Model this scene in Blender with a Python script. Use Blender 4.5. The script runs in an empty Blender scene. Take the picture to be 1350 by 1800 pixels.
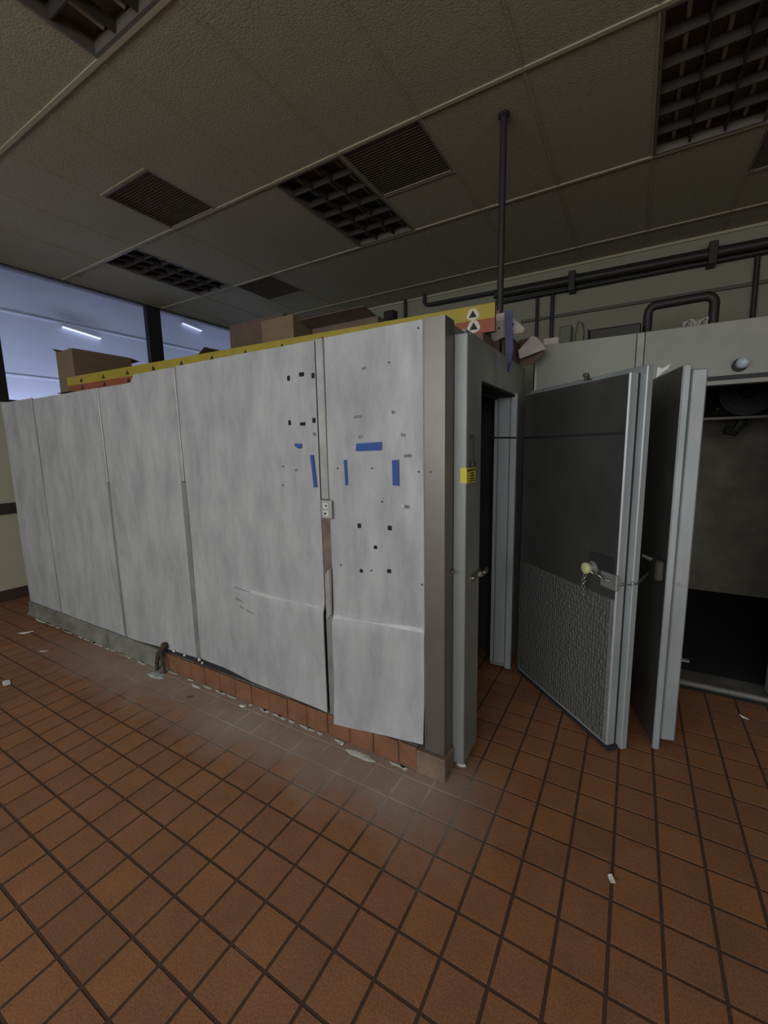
import bpy, bmesh, math, random
from mathutils import Vector, Matrix
random.seed(7)
S = bpy.context.scene
COL = S.collection

# ---------------------------------------------------------------- camera
H = 1.54
YAW, PITCH, ROLL = -0.53471, 0.14813, -0.01901
def camera():
    ca, sa, cb, sb = math.cos(YAW), math.sin(YAW), math.cos(PITCH), math.sin(PITCH)
    cc, sc = math.cos(ROLL), math.sin(ROLL)
    fwd = Vector((sa*cb, ca*cb, -sb)); right = Vector((ca, -sa, 0)); up = right.cross(fwd)
    r2 = cc*right + sc*up; u2 = -sc*right + cc*up
    cam = bpy.data.cameras.new('camera'); o = bpy.data.objects.new('camera', cam); COL.objects.link(o)
    m = Matrix((r2, u2, -fwd)).transposed().to_4x4(); m.translation = (0, 0, H)
    o.matrix_world = m
    cam.sensor_fit = 'VERTICAL'; cam.sensor_height = 36.0; cam.lens = 36.0*742.34/1800
    cam.clip_start = 0.05
    S.camera = o
camera()

# ---------------------------------------------------------------- world, lights, exposure
W = bpy.data.worlds.new('daylight'); S.world = W; W.use_nodes = True
bg = W.node_tree.nodes['Background']
bg.inputs[0].default_value = (0.58, 0.68, 1.0, 1); bg.inputs[1].default_value = 0.25

def area(name, loc, target, sx, sy, power, col):
    l = bpy.data.lights.new(name, 'AREA'); l.shape = 'RECTANGLE'; l.size = sx; l.size_y = sy
    l.energy = power; l.color = col
    o = bpy.data.objects.new(name, l); COL.objects.link(o); o.location = loc
    d = Vector(target) - Vector(loc); o.rotation_euler = d.to_track_quat('-Z', 'Y').to_euler()
    return o
# daylight through the storefront windows behind the camera
area('storefront_daylight', (-1.0, -3.75, 2.2), (-1.2, 1.2, 0.55), 7.0, 1.5, 205, (0.965, 0.995, 1.0))
area('right_fill', (3.5, -0.8, 2.0), (0.5, 1.6, 0.2), 2.4, 1.4, 24, (1.0, 0.97, 0.88))  # added fill at the solid right wall, lifts the darker right side
area('outdoor_uplight', (-6.6, 4.2, 1.3), (-7.0, 4.2, 2.2), 8.5, 0.3, 105, (0.70, 0.77, 1.0))  # added strip light set low, so the outside wall fades towards its top

S.view_settings.view_transform = 'Standard'; S.view_settings.look = 'None'
S.view_settings.exposure = 0.0; S.view_settings.gamma = 1.0
S.view_settings.use_curve_mapping = False

# ---------------------------------------------------------------- materials
def mat(name, col, rough=0.6, metal=0.0, var=0.0, scale=6.0, stretch=(1, 1, 1), bump=0.0, bscale=80.0, rvar=0.0,
        col2=None, emit=None, spec=0.5):
    m = bpy.data.materials.new(name); m.use_nodes = True
    nt = m.node_tree; N = nt.nodes; L = nt.links
    b = N['Principled BSDF']
    b.inputs['Base Color'].default_value = (*col, 1); b.inputs['Roughness'].default_value = rough
    b.inputs['Metallic'].default_value = metal; b.inputs['Specular IOR Level'].default_value = spec
    g = N.new('ShaderNodeNewGeometry')
    mp = N.new('ShaderNodeMapping'); mp.inputs['Scale'].default_value = stretch
    L.new(g.outputs['Position'], mp.inputs['Vector'])
    if var or col2:
        n = N.new('ShaderNodeTexNoise'); n.inputs['Scale'].default_value = scale; n.inputs['Detail'].default_value = 6
        n.inputs['Roughness'].default_value = 0.65
        L.new(mp.outputs[0], n.inputs['Vector'])
        r = N.new('ShaderNodeValToRGB'); L.new(n.outputs[0], r.inputs[0])
        c2 = col2 if col2 else tuple(min(1, c*(1+var)) for c in col)
        c1 = col if col2 else tuple(c*(1-var) for c in col)
        r.color_ramp.elements[0].position = 0.32; r.color_ramp.elements[0].color = (*c1, 1)
        r.color_ramp.elements[1].position = 0.68; r.color_ramp.elements[1].color = (*c2, 1)
        L.new(r.outputs[0], b.inputs['Base Color'])
        if rvar:
            mr = N.new('ShaderNodeMapRange'); L.new(n.outputs[0], mr.inputs[0])
            mr.inputs[1].default_value = 0.3; mr.inputs[2].default_value = 0.7
            mr.inputs[3].default_value = rough+rvar; mr.inputs[4].default_value = rough-rvar
            L.new(mr.outputs[0], b.inputs['Roughness'])
    if bump:
        n2 = N.new('ShaderNodeTexNoise'); n2.inputs['Scale'].default_value = bscale; n2.inputs['Detail'].default_value = 3
        L.new(mp.outputs[0], n2.inputs['Vector'])
        bp = N.new('ShaderNodeBump'); bp.inputs['Strength'].default_value = bump; bp.inputs['Distance'].default_value = 0.01
        L.new(n2.outputs[0], bp.inputs['Height']); L.new(bp.outputs[0], b.inputs['Normal'])
    if emit:
        b.inputs['Emission Color'].default_value = (*emit[0], 1); b.inputs['Emission Strength'].default_value = emit[1]
    return m

def floor_material():
    m = mat('quarry_tile', (0.2, 0.08, 0.036), 0.5)
    nt = m.node_tree; N = nt.nodes; L = nt.links; b = N['Principled BSDF']
    g = N.new('ShaderNodeNewGeometry')
    sn = N.new('ShaderNodeVectorMath'); sn.operation = 'SUBTRACT'; sn.inputs[1].default_value = (-1.5968, 1.1472, 0.5)
    L.new(g.outputs['Position'], sn.inputs[0])
    dv = N.new('ShaderNodeVectorMath'); dv.operation = 'DIVIDE'; dv.inputs[1].default_value = (0.14682, 0.14682, 100)
    L.new(sn.outputs[0], dv.inputs[0])
    fl = N.new('ShaderNodeVectorMath'); fl.operation = 'FLOOR'; L.new(dv.outputs[0], fl.inputs[0])
    wn = N.new('ShaderNodeTexWhiteNoise'); wn.noise_dimensions = '3D'; L.new(fl.outputs[0], wn.inputs['Vector'])
    r = N.new('ShaderNodeValToRGB'); L.new(wn.outputs['Value'], r.inputs[0])
    e = r.color_ramp.elements
    e[0].position = 0; e[0].color = (0.245, 0.107, 0.05, 1); e[1].position = 1; e[1].color = (0.295, 0.128, 0.048, 1)
    k = e.new(0.5); k.color = (0.27, 0.115, 0.055, 1)
    # fine mottling
    n = N.new('ShaderNodeTexNoise'); n.inputs['Scale'].default_value = 5; n.inputs['Detail'].default_value = 8
    n.inputs['Roughness'].default_value = 0.7
    L.new(g.outputs['Position'], n.inputs['Vector'])
    mm = N.new('ShaderNodeMixRGB'); mm.blend_type = 'MULTIPLY'; mm.inputs[0].default_value = 0.75
    r2 = N.new('ShaderNodeValToRGB'); L.new(n.outputs[0], r2.inputs[0])
    r2.color_ramp.elements[0].position = 0.3; r2.color_ramp.elements[0].color = (0.72, 0.72, 0.75, 1)
    r2.color_ramp.elements[1].position = 0.7; r2.color_ramp.elements[1].color = (1.15, 1.12, 1.08, 1)
    ns = N.new('ShaderNodeTexNoise'); ns.inputs['Scale'].default_value = 190; ns.inputs['Detail'].default_value = 3
    L.new(g.outputs['Position'], ns.inputs['Vector'])
    r3 = N.new('ShaderNodeValToRGB'); L.new(ns.outputs[0], r3.inputs[0])
    r3.color_ramp.elements[0].position = 0.35; r3.color_ramp.elements[0].color = (0.72, 0.74, 0.72, 1)
    r3.color_ramp.elements[1].position = 0.65; r3.color_ramp.elements[1].color = (1.16, 1.14, 1.16, 1)
    m0 = N.new('ShaderNodeMixRGB'); m0.blend_type = 'MULTIPLY'; m0.inputs[0].default_value = 1.0
    L.new(r.outputs[0], m0.inputs[1]); L.new(r3.outputs[0], m0.inputs[2])
    L.new(m0.outputs[0], mm.inputs[1]); L.new(r2.outputs[0], mm.inputs[2])
    # grey dust film that lies along the cooler's foot
    dust, fac = dust_nodes(N, L, g)
    mx = N.new('ShaderNodeMixRGB'); L.new(fac, mx.inputs[0]); L.new(mm.outputs[0], mx.inputs[1]); mx.inputs[2].default_value = dust
    L.new(mx.outputs[0], b.inputs['Base Color'])
    rr = N.new('ShaderNodeMapRange'); L.new(n.outputs[0], rr.inputs[0]); rr.inputs[3].default_value = 0.75; rr.inputs[4].default_value = 0.55
    L.new(rr.outputs[0], b.inputs['Roughness'])
    n3 = N.new('ShaderNodeTexNoise'); n3.inputs['Scale'].default_value = 60; n3.inputs['Detail'].default_value = 4
    L.new(g.outputs['Position'], n3.inputs['Vector'])
    bp = N.new('ShaderNodeBump'); bp.inputs['Strength'].default_value = 0.25; bp.inputs['Distance'].default_value = 0.004
    L.new(n3.outputs[0], bp.inputs['Height']); L.new(bp.outputs[0], b.inputs['Normal'])
    return m

def dust_nodes(N, L, g):
    sp = N.new('ShaderNodeSeparateXYZ'); L.new(g.outputs['Position'], sp.inputs[0])
    nz = N.new('ShaderNodeTexNoise'); nz.inputs['Scale'].default_value = 2.3; nz.inputs['Detail'].default_value = 6
    nz.inputs['Roughness'].default_value = 0.65
    L.new(g.outputs['Position'], nz.inputs['Vector'])
    mr = N.new('ShaderNodeMapRange'); L.new(sp.outputs[1], mr.inputs[0])     # y: 1.0 -> 0, 1.5 -> 1
    mr.inputs[1].default_value = 1.08; mr.inputs[2].default_value = 1.5
    ad = N.new('ShaderNodeMath'); ad.operation = 'ADD'; L.new(mr.outputs[0], ad.inputs[0])
    nm = N.new('ShaderNodeMapRange'); L.new(nz.outputs[0], nm.inputs[0]); nm.inputs[1].default_value = 0.3; nm.inputs[2].default_value = 0.7
    nm.inputs[3].default_value = -0.6; nm.inputs[4].default_value = 0.12
    L.new(nm.outputs[0], ad.inputs[1])
    # ends at the box corner on the right and thins out to the left
    xr = N.new('ShaderNodeMapRange'); L.new(sp.outputs[0], xr.inputs[0]); xr.inputs[1].default_value = -0.35; xr.inputs[2].default_value = -0.8
    xl = N.new('ShaderNodeMapRange'); L.new(sp.outputs[0], xl.inputs[0]); xl.inputs[1].default_value = -4.3; xl.inputs[2].default_value = -3.2
    yb = N.new('ShaderNodeMapRange'); L.new(sp.outputs[1], yb.inputs[0]); yb.inputs[1].default_value = 1.9; yb.inputs[2].default_value = 1.7
    m1 = N.new('ShaderNodeMath'); m1.operation = 'MULTIPLY'; m1.use_clamp = True; L.new(ad.outputs[0], m1.inputs[0]); L.new(xr.outputs[0], m1.inputs[1])
    m2 = N.new('ShaderNodeMath'); m2.operation = 'MULTIPLY'; L.new(m1.outputs[0], m2.inputs[0]); L.new(xl.outputs[0], m2.inputs[1])
    m3 = N.new('ShaderNodeMath'); m3.operation = 'MULTIPLY'; L.new(m2.outputs[0], m3.inputs[0]); L.new(yb.outputs[0], m3.inputs[1])
    m4 = N.new('ShaderNodeMath'); m4.operation = 'MULTIPLY'; L.new(m3.outputs[0], m4.inputs[0]); m4.inputs[1].default_value = 0.85
    return (0.34, 0.285, 0.24, 1), m4.outputs[0]

def grout_material():
    m = mat('floor_grout', (0.06, 0.03, 0.018), 0.9)
    nt = m.node_tree; N = nt.nodes; L = nt.links; b = N['Principled BSDF']
    g = N.new('ShaderNodeNewGeometry')
    _, fac = dust_nodes(N, L, g)
    mx = N.new('ShaderNodeMixRGB'); L.new(fac, mx.inputs[0]); mx.inputs[1].default_value = (0.06, 0.03, 0.018, 1)
    mx.inputs[2].default_value = (0.5, 0.44, 0.37, 1); L.new(mx.outputs[0], b.inputs['Base Color'])
    return m

def diamond_material():
    m = mat('diamond_plate_metal', (0.15, 0.154, 0.145), 0.55, 0.4)
    nt = m.node_tree; N = nt.nodes; L = nt.links; b = N['Principled BSDF']
    g = N.new('ShaderNodeTexCoord')
    mp = N.new('ShaderNodeMapping'); mp.inputs['Scale'].default_value = (52, 52, 40); mp.inputs['Rotation'].default_value = (0, 0, math.radians(45))
    L.new(g.outputs['Object'], mp.inputs[0])
    v = N.new('ShaderNodeTexVoronoi'); v.inputs['Randomness'].default_value = 0.45; v.inputs['Scale'].default_value = 1
    L.new(mp.outputs[0], v.inputs['Vector'])
    bp = N.new('ShaderNodeBump'); bp.inputs['Strength'].default_value = 1.0; bp.inputs['Distance'].default_value = 0.01; bp.invert = True
    L.new(v.outputs[0], bp.inputs['Height']); L.new(bp.outputs[0], b.inputs['Normal'])
    return m

M = dict(
    tile=floor_material(), grout=grout_material(),
    base_tile=mat('base_tile_glaze', (0.2, 0.088, 0.045), 0.55, var=0.2, scale=9),
    base_grey=mat('grimy_base', (0.16, 0.16, 0.135), 0.8, var=0.35, scale=7),
    base_brown=mat('brown_base', (0.17, 0.11, 0.075), 0.7, var=0.3, scale=9),
    panel=mat('weathered_aluminium', (0.30, 0.309, 0.318), 0.62, 0.12, spec=0.25, scale=4.2, stretch=(1.5, 1, 0.5), rvar=0.1, col2=(0.455, 0.463, 0.472), bump=0.08, bscale=120),
    steel=mat('stainless_trim', (0.19, 0.178, 0.168), 0.45, 0.7, var=0.1, scale=5),
    strip=mat('seam_cover_metal', (0.36, 0.36, 0.355), 0.5, 0.25, var=0.15, scale=8),
    crease_glint=mat('glint_metal', (0.40, 0.405, 0.405), 0.5, 0.1, col2=(0.53, 0.53, 0.525), scale=18),  # lighter tone that paints the highlight on the panel crease
    dull=mat('dull_seam_metal', (0.25, 0.25, 0.245), 0.6, 0.4, var=0.2, scale=8),
    casing=mat('casing_metal', (0.25, 0.262, 0.258), 0.5, 0.35, var=0.15, scale=5, stretch=(1, 1, 0.4)),
    sill=mat('worn_sill', (0.13, 0.125, 0.11), 0.6, 0.2, var=0.3, scale=9),
    galv=mat('galvanised_edge', (0.36, 0.39, 0.405), 0.47, 0.35, var=0.18, scale=4, stretch=(1, 1, 0.4)),
    doorskin=mat('door_skin_metal', (0.2, 0.2, 0.19), 0.42, 0.8, var=0.15, scale=4),
    header=mat('header_metal', (0.225, 0.222, 0.198), 0.55, 0.2, var=0.1, scale=3),
    frame=mat('frame_metal', (0.33, 0.345, 0.335), 0.45, 0.5, var=0.2, scale=4),
    diamond=diamond_material(),
    gasket=mat('black_gasket', (0.02, 0.021, 0.024), 0.7),
    black=mat('black_gap', (0.008, 0.008, 0.008), 0.9),
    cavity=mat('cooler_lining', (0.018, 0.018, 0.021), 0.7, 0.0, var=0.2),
    lining=mat('freezer_lining', (0.32, 0.295, 0.235), 0.7, 0.0, var=0.3, scale=3),
    foam=mat('brown_foam', (0.16, 0.12, 0.095), 0.85, var=0.3, scale=14),
    chrome=mat('chrome', (0.62, 0.62, 0.58), 0.22, 1.0),
    brass=mat('dark_iron', (0.08, 0.075, 0.065), 0.5, 0.6),
    white=mat('white_plastic', (0.62, 0.62, 0.6), 0.4),
    caulk=mat('old_caulk', (0.55, 0.56, 0.52), 0.8, var=0.2, scale=20),
    residue=mat('plaster_residue', (0.40, 0.43, 0.41), 0.85, var=0.4, scale=25),
    paper=mat('white_paper', (0.75, 0.75, 0.74), 0.7),
    bluetape=mat('painters_tape', (0.018, 0.072, 0.29), 0.6, var=0.1, scale=12),
    ribbon=mat('blue_strap', (0.022, 0.022, 0.12), 0.5),
    yellow=mat('yellow_card', (0.33, 0.25, 0.02), 0.6, var=0.1),
    orange=mat('orange_card', (0.25, 0.06, 0.02), 0.6, var=0.1),
    mark=mat('black_print', (0.012, 0.011, 0.011), 0.7),
    whiteprint=mat('white_print', (0.55, 0.5, 0.42), 0.7),
    tag=mat('yellow_tag', (0.55, 0.53, 0.04), 0.5),
    card=mat('cardboard', (0.17, 0.118, 0.065), 0.8, var=0.12, scale=3, stretch=(1, 1, 4)),
    carddark=mat('dark_cardboard', (0.13, 0.085, 0.06), 0.85, var=0.15),
    cardwhite=mat('white_carton', (0.45, 0.40, 0.37), 0.7, var=0.12, scale=12),
    ceil=mat('ceiling_tile_fibre', (0.30, 0.272, 0.185), 0.95, var=0.1, scale=40, bump=0.3, bscale=90),
    grid=mat('ceiling_grid_paint', (0.35, 0.315, 0.22), 0.8),
    vent=mat('brown_vent_paint', (0.17, 0.15, 0.115), 0.7, var=0.15, scale=20),
    louver=mat('light_louver', (0.038, 0.033, 0.028), 0.8, 0.0, spec=0.2),
    housing=mat('light_housing', (0.13, 0.115, 0.098), 0.5, 0.2),
    tube=mat('unlit_tube', (0.45, 0.45, 0.42), 0.3),
    wall=mat('painted_block', (0.235, 0.228, 0.165), 0.85, var=0.06, scale=2.5, bump=0.1),
    wallleft=mat('painted_wall', (0.46, 0.435, 0.33), 0.8, var=0.05, scale=2),
    rail=mat('dark_rail', (0.035, 0.03, 0.028), 0.6),
    basedark=mat('dark_baseboard', (0.05, 0.03, 0.022), 0.6),
    mullion=mat('black_mullion', (0.016, 0.015, 0.017), 0.5),
    pipe=mat('black_pipe', (0.030, 0.027, 0.024), 0.55, 0.3),
    conduit=mat('grey_conduit', (0.10, 0.095, 0.075), 0.6),
    outside=mat('outside_wall_paint', (0.68, 0.70, 0.80), 0.6, var=0.08, scale=1.6, stretch=(1, 0.35, 1)),
    lamp=mat('streak_glow', (0.9, 0.9, 0.95), 0.3, emit=((0.85, 0.9, 1.0), 0.85)),  # emission for the white streaks behind the window panes
    knob=mat('glow_knob', (0.50, 0.53, 0.24), 0.5),
    chain=mat('steel_chain', (0.30, 0.29, 0.25), 0.35, 0.9),
    fan=mat('dark_fan', (0.018, 0.017, 0.018), 0.6),
    lens=mat('lamp_lens', (0.45, 0.55, 0.58), 0.15, 0.0),
    rust=mat('rusty_pipe', (0.045, 0.03, 0.018), 0.8, var=0.3, scale=30),
)
gm = bpy.data.materials.new('window_glass'); gm.use_nodes = True
_n = gm.node_tree.nodes; _l = gm.node_tree.links; _n.remove(_n['Principled BSDF'])
_t = _n.new('ShaderNodeBsdfTransparent'); _t.inputs[0].default_value = (0.93, 0.95, 1, 1)
_g = _n.new('ShaderNodeBsdfGlossy'); _g.inputs['Roughness'].default_value = 0.05
_f = _n.new('ShaderNodeFresnel'); _f.inputs[0].default_value = 1.3
_m = _n.new('ShaderNodeMixShader'); _l.new(_f.outputs[0], _m.inputs[0]); _l.new(_t.outputs[0], _m.inputs[1]); _l.new(_g.outputs[0], _m.inputs[2])
_l.new(_m.outputs[0], _n['Material Output'].inputs[0])
M['glass'] = gm

# ---------------------------------------------------------------- mesh helpers
BASE = {}          # world position of every object's origin
class MB:
    def __init__(s): s.bm = bmesh.new()
    def box(s, x0, x1, y0, y1, z0, z1, bev=0.0):
        return s.hexa([(x0,y0,z0),(x1,y0,z0),(x1,y1,z0),(x0,y1,z0),(x0,y0,z1),(x1,y0,z1),(x1,y1,z1),(x0,y1,z1)], bev)
    def hexa(s, p, bev=0.0):
        v = [s.bm.verts.new(q) for q in p]
        F = [s.bm.faces.new([v[i] for i in f]) for f in ((3,2,1,0),(4,5,6,7),(0,1,5,4),(1,2,6,5),(2,3,7,6),(3,0,4,7))]
        if bev:
            bmesh.ops.bevel(s.bm, geom=list({e for f in F for e in f.edges}), offset=bev, segments=1, affect='EDGES', profile=0.5)
        return s
    def obox(s, o, u, v, w, lu, lv, lw, bev=0.0):
        """box from corner o along three unit directions; each length a (lo, hi) pair"""
        o, u, v, w = map(Vector, (o, u, v, w)); P = []
        for c in (lw[0], lw[1]):
            for a, b in ((lu[0], lv[0]), (lu[1], lv[0]), (lu[1], lv[1]), (lu[0], lv[1])):
                P.append(o + u*a + v*b + w*c)
        return s.hexa(P, bev)
    def prism(s, pts, d):
        """polygon pushed along vector d"""
        d = Vector(d); a = [s.bm.verts.new(p) for p in pts]; b = [s.bm.verts.new(Vector(p)+d) for p in pts]
        s.bm.faces.new(a); s.bm.faces.new(b[::-1]); n = len(a)
        for i in range(n): s.bm.faces.new((a[i], b[i], b[(i+1) % n], a[(i+1) % n]))
        return s
    def tube(s, pts, r, n=10, closed=False):
        P = [Vector(p) for p in pts]; rings = []; m = len(P); u = None
        for i, p in enumerate(P):
            if closed: t = P[(i+1) % m]-P[i-1]
            else: t = P[min(i+1, m-1)]-P[max(i-1, 0)]
            t.normalize()
            if u is None:
                a = Vector((0, 0, 1)) if abs(t.z) < 0.9 else Vector((1, 0, 0)); u = t.cross(a).normalized()
            else:
                u = (u-t*u.dot(t)); u.normalize()
            w = t.cross(u)
            rr = r[i] if isinstance(r, (list, tuple)) else r
            rings.append([s.bm.verts.new(p+(u*math.cos(k*2*math.pi/n)+w*math.sin(k*2*math.pi/n))*rr) for k in range(n)])
        for i in range(m if closed else m-1):
            A, B_ = rings[i], rings[(i+1) % m]
            for k in range(n): s.bm.faces.new((A[k], A[(k+1) % n], B_[(k+1) % n], B_[k]))
        if not closed: s.bm.faces.new(rings[0][::-1]); s.bm.faces.new(rings[-1])
        return s
    def lathe(s, c, ax, prof, n=16):
        """prof = (distance along the axis, radius)"""
        return s.tube([Vector(c)+Vector(ax)*h for h, r in prof], [max(r, 1e-4) for h, r in prof], n)
    def sheet(s, fn, nu, nv, th=(0, 0.004, 0)):
        g = [[s.bm.verts.new(fn(i/nu, j/nv)) for j in range(nv+1)] for i in range(nu+1)]
        b = [[s.bm.verts.new(Vector(v.co)+Vector(th)) for v in row] for row in g]
        for i in range(nu):
            for j in range(nv):
                s.bm.faces.new((g[i][j], g[i+1][j], g[i+1][j+1], g[i][j+1]))
                s.bm.faces.new((b[i][j], b[i][j+1], b[i+1][j+1], b[i+1][j]))
        for i in range(nu):
            for j in (0, nv):
                q = (g[i][j], b[i][j], b[i+1][j], g[i+1][j]); s.bm.faces.new(q if j == 0 else q[::-1])
        for j in range(nv):
            for i in (0, nu):
                q = (g[i][j], g[i][j+1], b[i][j+1], b[i][j]); s.bm.faces.new(q if i == 0 else q[::-1])
        return s
    def build(s, name, m, parent=None, origin=None, smooth=False, recalc=True):
        if recalc: bmesh.ops.recalc_face_normals(s.bm, faces=s.bm.faces)
        if origin is None:
            if parent is not None: origin = BASE[parent.name]
            else:
                xs = [v.co for v in s.bm.verts]
                origin = Vector(((min(p.x for p in xs)+max(p.x for p in xs))/2, (min(p.y for p in xs)+max(p.y for p in xs))/2, min(p.z for p in xs)))
        origin = Vector(origin)
        bmesh.ops.translate(s.bm, verts=s.bm.verts, vec=-origin)
        me = bpy.data.meshes.new(name); s.bm.to_mesh(me); s.bm.free()
        if smooth:
            for p in me.polygons: p.use_smooth = True
            me.set_sharp_from_angle(angle=math.radians(40))
        me.materials.append(M[m])
        o = bpy.data.objects.new(name, me); COL.objects.link(o)
        put(o, parent, origin)
        return o
def put(o, parent, origin):
    BASE[o.name] = Vector(origin)
    if parent is not None:
        o.parent = parent; o.location = Vector(origin) - BASE[parent.name]
    else: o.location = origin
def tag(o, label, cat, group=None, kind=None):
    o['label'] = label; o['category'] = cat
    if group: o['group'] = group
    if kind: o['kind'] = kind
    return o
def thing(name, loc, label, cat, group=None, kind=None):
    o = bpy.data.objects.new(name, None); COL.objects.link(o); o.empty_display_size = 0.1
    put(o, None, loc); return tag(o, label, cat, group, kind)
def piece(name, mesh, parent, loc):
    """a repeat that shares mesh data"""
    o = bpy.data.objects.new(name, mesh); COL.objects.link(o); put(o, parent, loc); return o

ZC = 3.5168        # ceiling height
# ================================================================ FLOOR
P = 0.146824; FX, FY = -1.5968, 1.14716
XL, XR, YF, YB = -5.75, 3.6, -4.0, 5.4
floor = MB().box(XL-0.3, XR+0.2, YF-0.2, YB+0.2, -0.12, -0.0016).build('floor', 'grout', origin=(0, 0, 0))
tag(floor, 'worn terracotta quarry tile floor with dark grout lines', 'floor', kind='structure')
def tile_into(m, x, y, z, h):
    lo = [m.bm.verts.new((x+sx*h, y+sy*h, z-0.004)) for sx, sy in ((-1,-1),(1,-1),(1,1),(-1,1))]
    up = [m.bm.verts.new((x+sx*(h-0.0006), y+sy*(h-0.0006), z)) for sx, sy in ((-1,-1),(1,-1),(1,1),(-1,1))]
    m.bm.faces.new(up)
    for k in range(4): m.bm.faces.new((lo[k], lo[(k+1) % 4], up[(k+1) % 4], up[k]))
def project(p):
    ca, sa, cb, sb = math.cos(YAW), math.sin(YAW), math.cos(PITCH), math.sin(PITCH)
    fwd = Vector((sa*cb, ca*cb, -sb)); right = Vector((ca, -sa, 0)); up = right.cross(fwd)
    d = Vector(p)-Vector((0, 0, H)); z = d.dot(fwd)
    if z < 0.1: return None
    return (675+742*d.dot(right)/z, 900-742*d.dot(up)/z, z)
cells = []
i0, i1 = math.floor((XL-FX)/P), math.ceil((XR-FX)/P)
j0, j1 = math.floor((YF-FY)/P), math.ceil((YB-FY)/P)
for i in range(i0, i1):
    for j in range(j0, j1):
        x, y = FX+(i+0.5)*P, FY+(j+0.5)*P
        q = project((x, y, 0)); seen = False; area_ = 0
        if q and -40 < q[0] < 1390 and q[1] < 1840:
            hidden = (y > 1.63 and x < -0.66) or y > 3.1
            if not hidden: seen = True; area_ = 1.0/q[2]**3
        cells.append((-area_, i, j, x, y))
cells.sort()
t0 = MB(); tile_into(t0, 0, 0, 0, P/2-0.0050)
me = bpy.data.meshes.new('floor_tile'); t0.bm.to_mesh(me); t0.bm.free(); me.materials.append(M['tile'])
for k, c in enumerate(cells[:300]):
    o = piece('floor_tile', me, floor, (c[3], c[4], -random.random()*0.0005))
    o.rotation_euler = (random.gauss(0, 0.0025), random.gauss(0, 0.0025), random.gauss(0, 0.004))
fm = MB()
for c in cells[300:]: tile_into(fm, c[3], c[4], -random.random()*0.0005, P/2-0.0050)
o = fm.build('floor_tile_field', 'tile', floor, origin=(0, 0, 0)); o['kind'] = 'stuff'

# ================================================================ CEILING
U, V = 0.61, 1.195; OX, OY = -1.2402, 2.6
ceil = MB().box(XL-0.2, XR+0.2, YF-0.2, YB+0.2, ZC+0.22, ZC+0.3).build('ceiling', 'ceil', origin=(0, 0, ZC))
tag(ceil, 'suspended ceiling of dingy beige lay-in tiles', 'ceiling', kind='structure')
lights = {(-6, 0), (-2, 0), (2, 0), (-2, -2)}
vents = {(-4, -0.5), (-5, 1.0), (-1, 0.0), (3, 1.0)}      # half-length cells
def plate(w, l, name, m, th=0.014):
    b = MB().box(-w/2, w/2, -l/2, l/2, 0.004, th+0.004); bb = b.bm
    mm_ = bpy.data.meshes.new(name); bb.to_mesh(mm_); bb.free(); mm_.materials.append(M[m]); return mm_
full = plate(U-0.004, V-0.004, 'ceiling_tile', 'ceil'); half = plate(U-0.004, V/2-0.004, 'ceiling_tile_half', 'ceil')
for i in range(-8, 9):
    for j in range(-5, 3):
        x0, y0 = OX+i*U, OY+j*V
        if x0+U < XL or x0 > XR: continue
        if (i, j) in lights: continue
        hs = [h for h in (0, 0.5) if (i, j+h) in vents]
        if hs:
            h = 0.5-hs[0]
            piece('ceiling_tile', half, ceil, (x0+U/2, y0+(h+0.25)*V, ZC))
        else:
            if x0 < XL or x0+U > XR or y0+V > YB:
                if y0 > YB: continue
                xa, xb, yb_ = max(x0, XL)+0.002, min(x0+U, XR)-0.002, min(y0+V, YB)-0.002
                MB().box(xa, xb, y0+0.002, yb_, ZC+0.004, ZC+0.018).build('ceiling_tile', 'ceil', ceil)
            else: piece('ceiling_tile', full, ceil, (x0+U/2, y0+V/2, ZC+random.uniform(-0.001, 0.001)))
for i in range(-8, 9):
    x = OX+i*U
    if x < XL or x > XR: continue
    MB().box(x-0.006, x+0.006, YF, YB, ZC-0.001, ZC+0.03).build('grid_bar', 'ceil', ceil)
for j in range(-5, 3):
    y = OY+j*V
    MB().box(XL, XR, y-0.012, y+0.012, ZC-0.004, ZC+0.03).build('grid_bar', 'grid', ceil)
for (i, j) in vents:
    if j % 1 == 0: y = OY+(j+0.5)*V
    else: y = OY+j*V
    MB().box(OX+i*U+0.006, OX+(i+1)*U-0.006, y-0.008, y+0.008, ZC-0.002, ZC+0.03).build('grid_bar', 'ceil', ceil)

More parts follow.
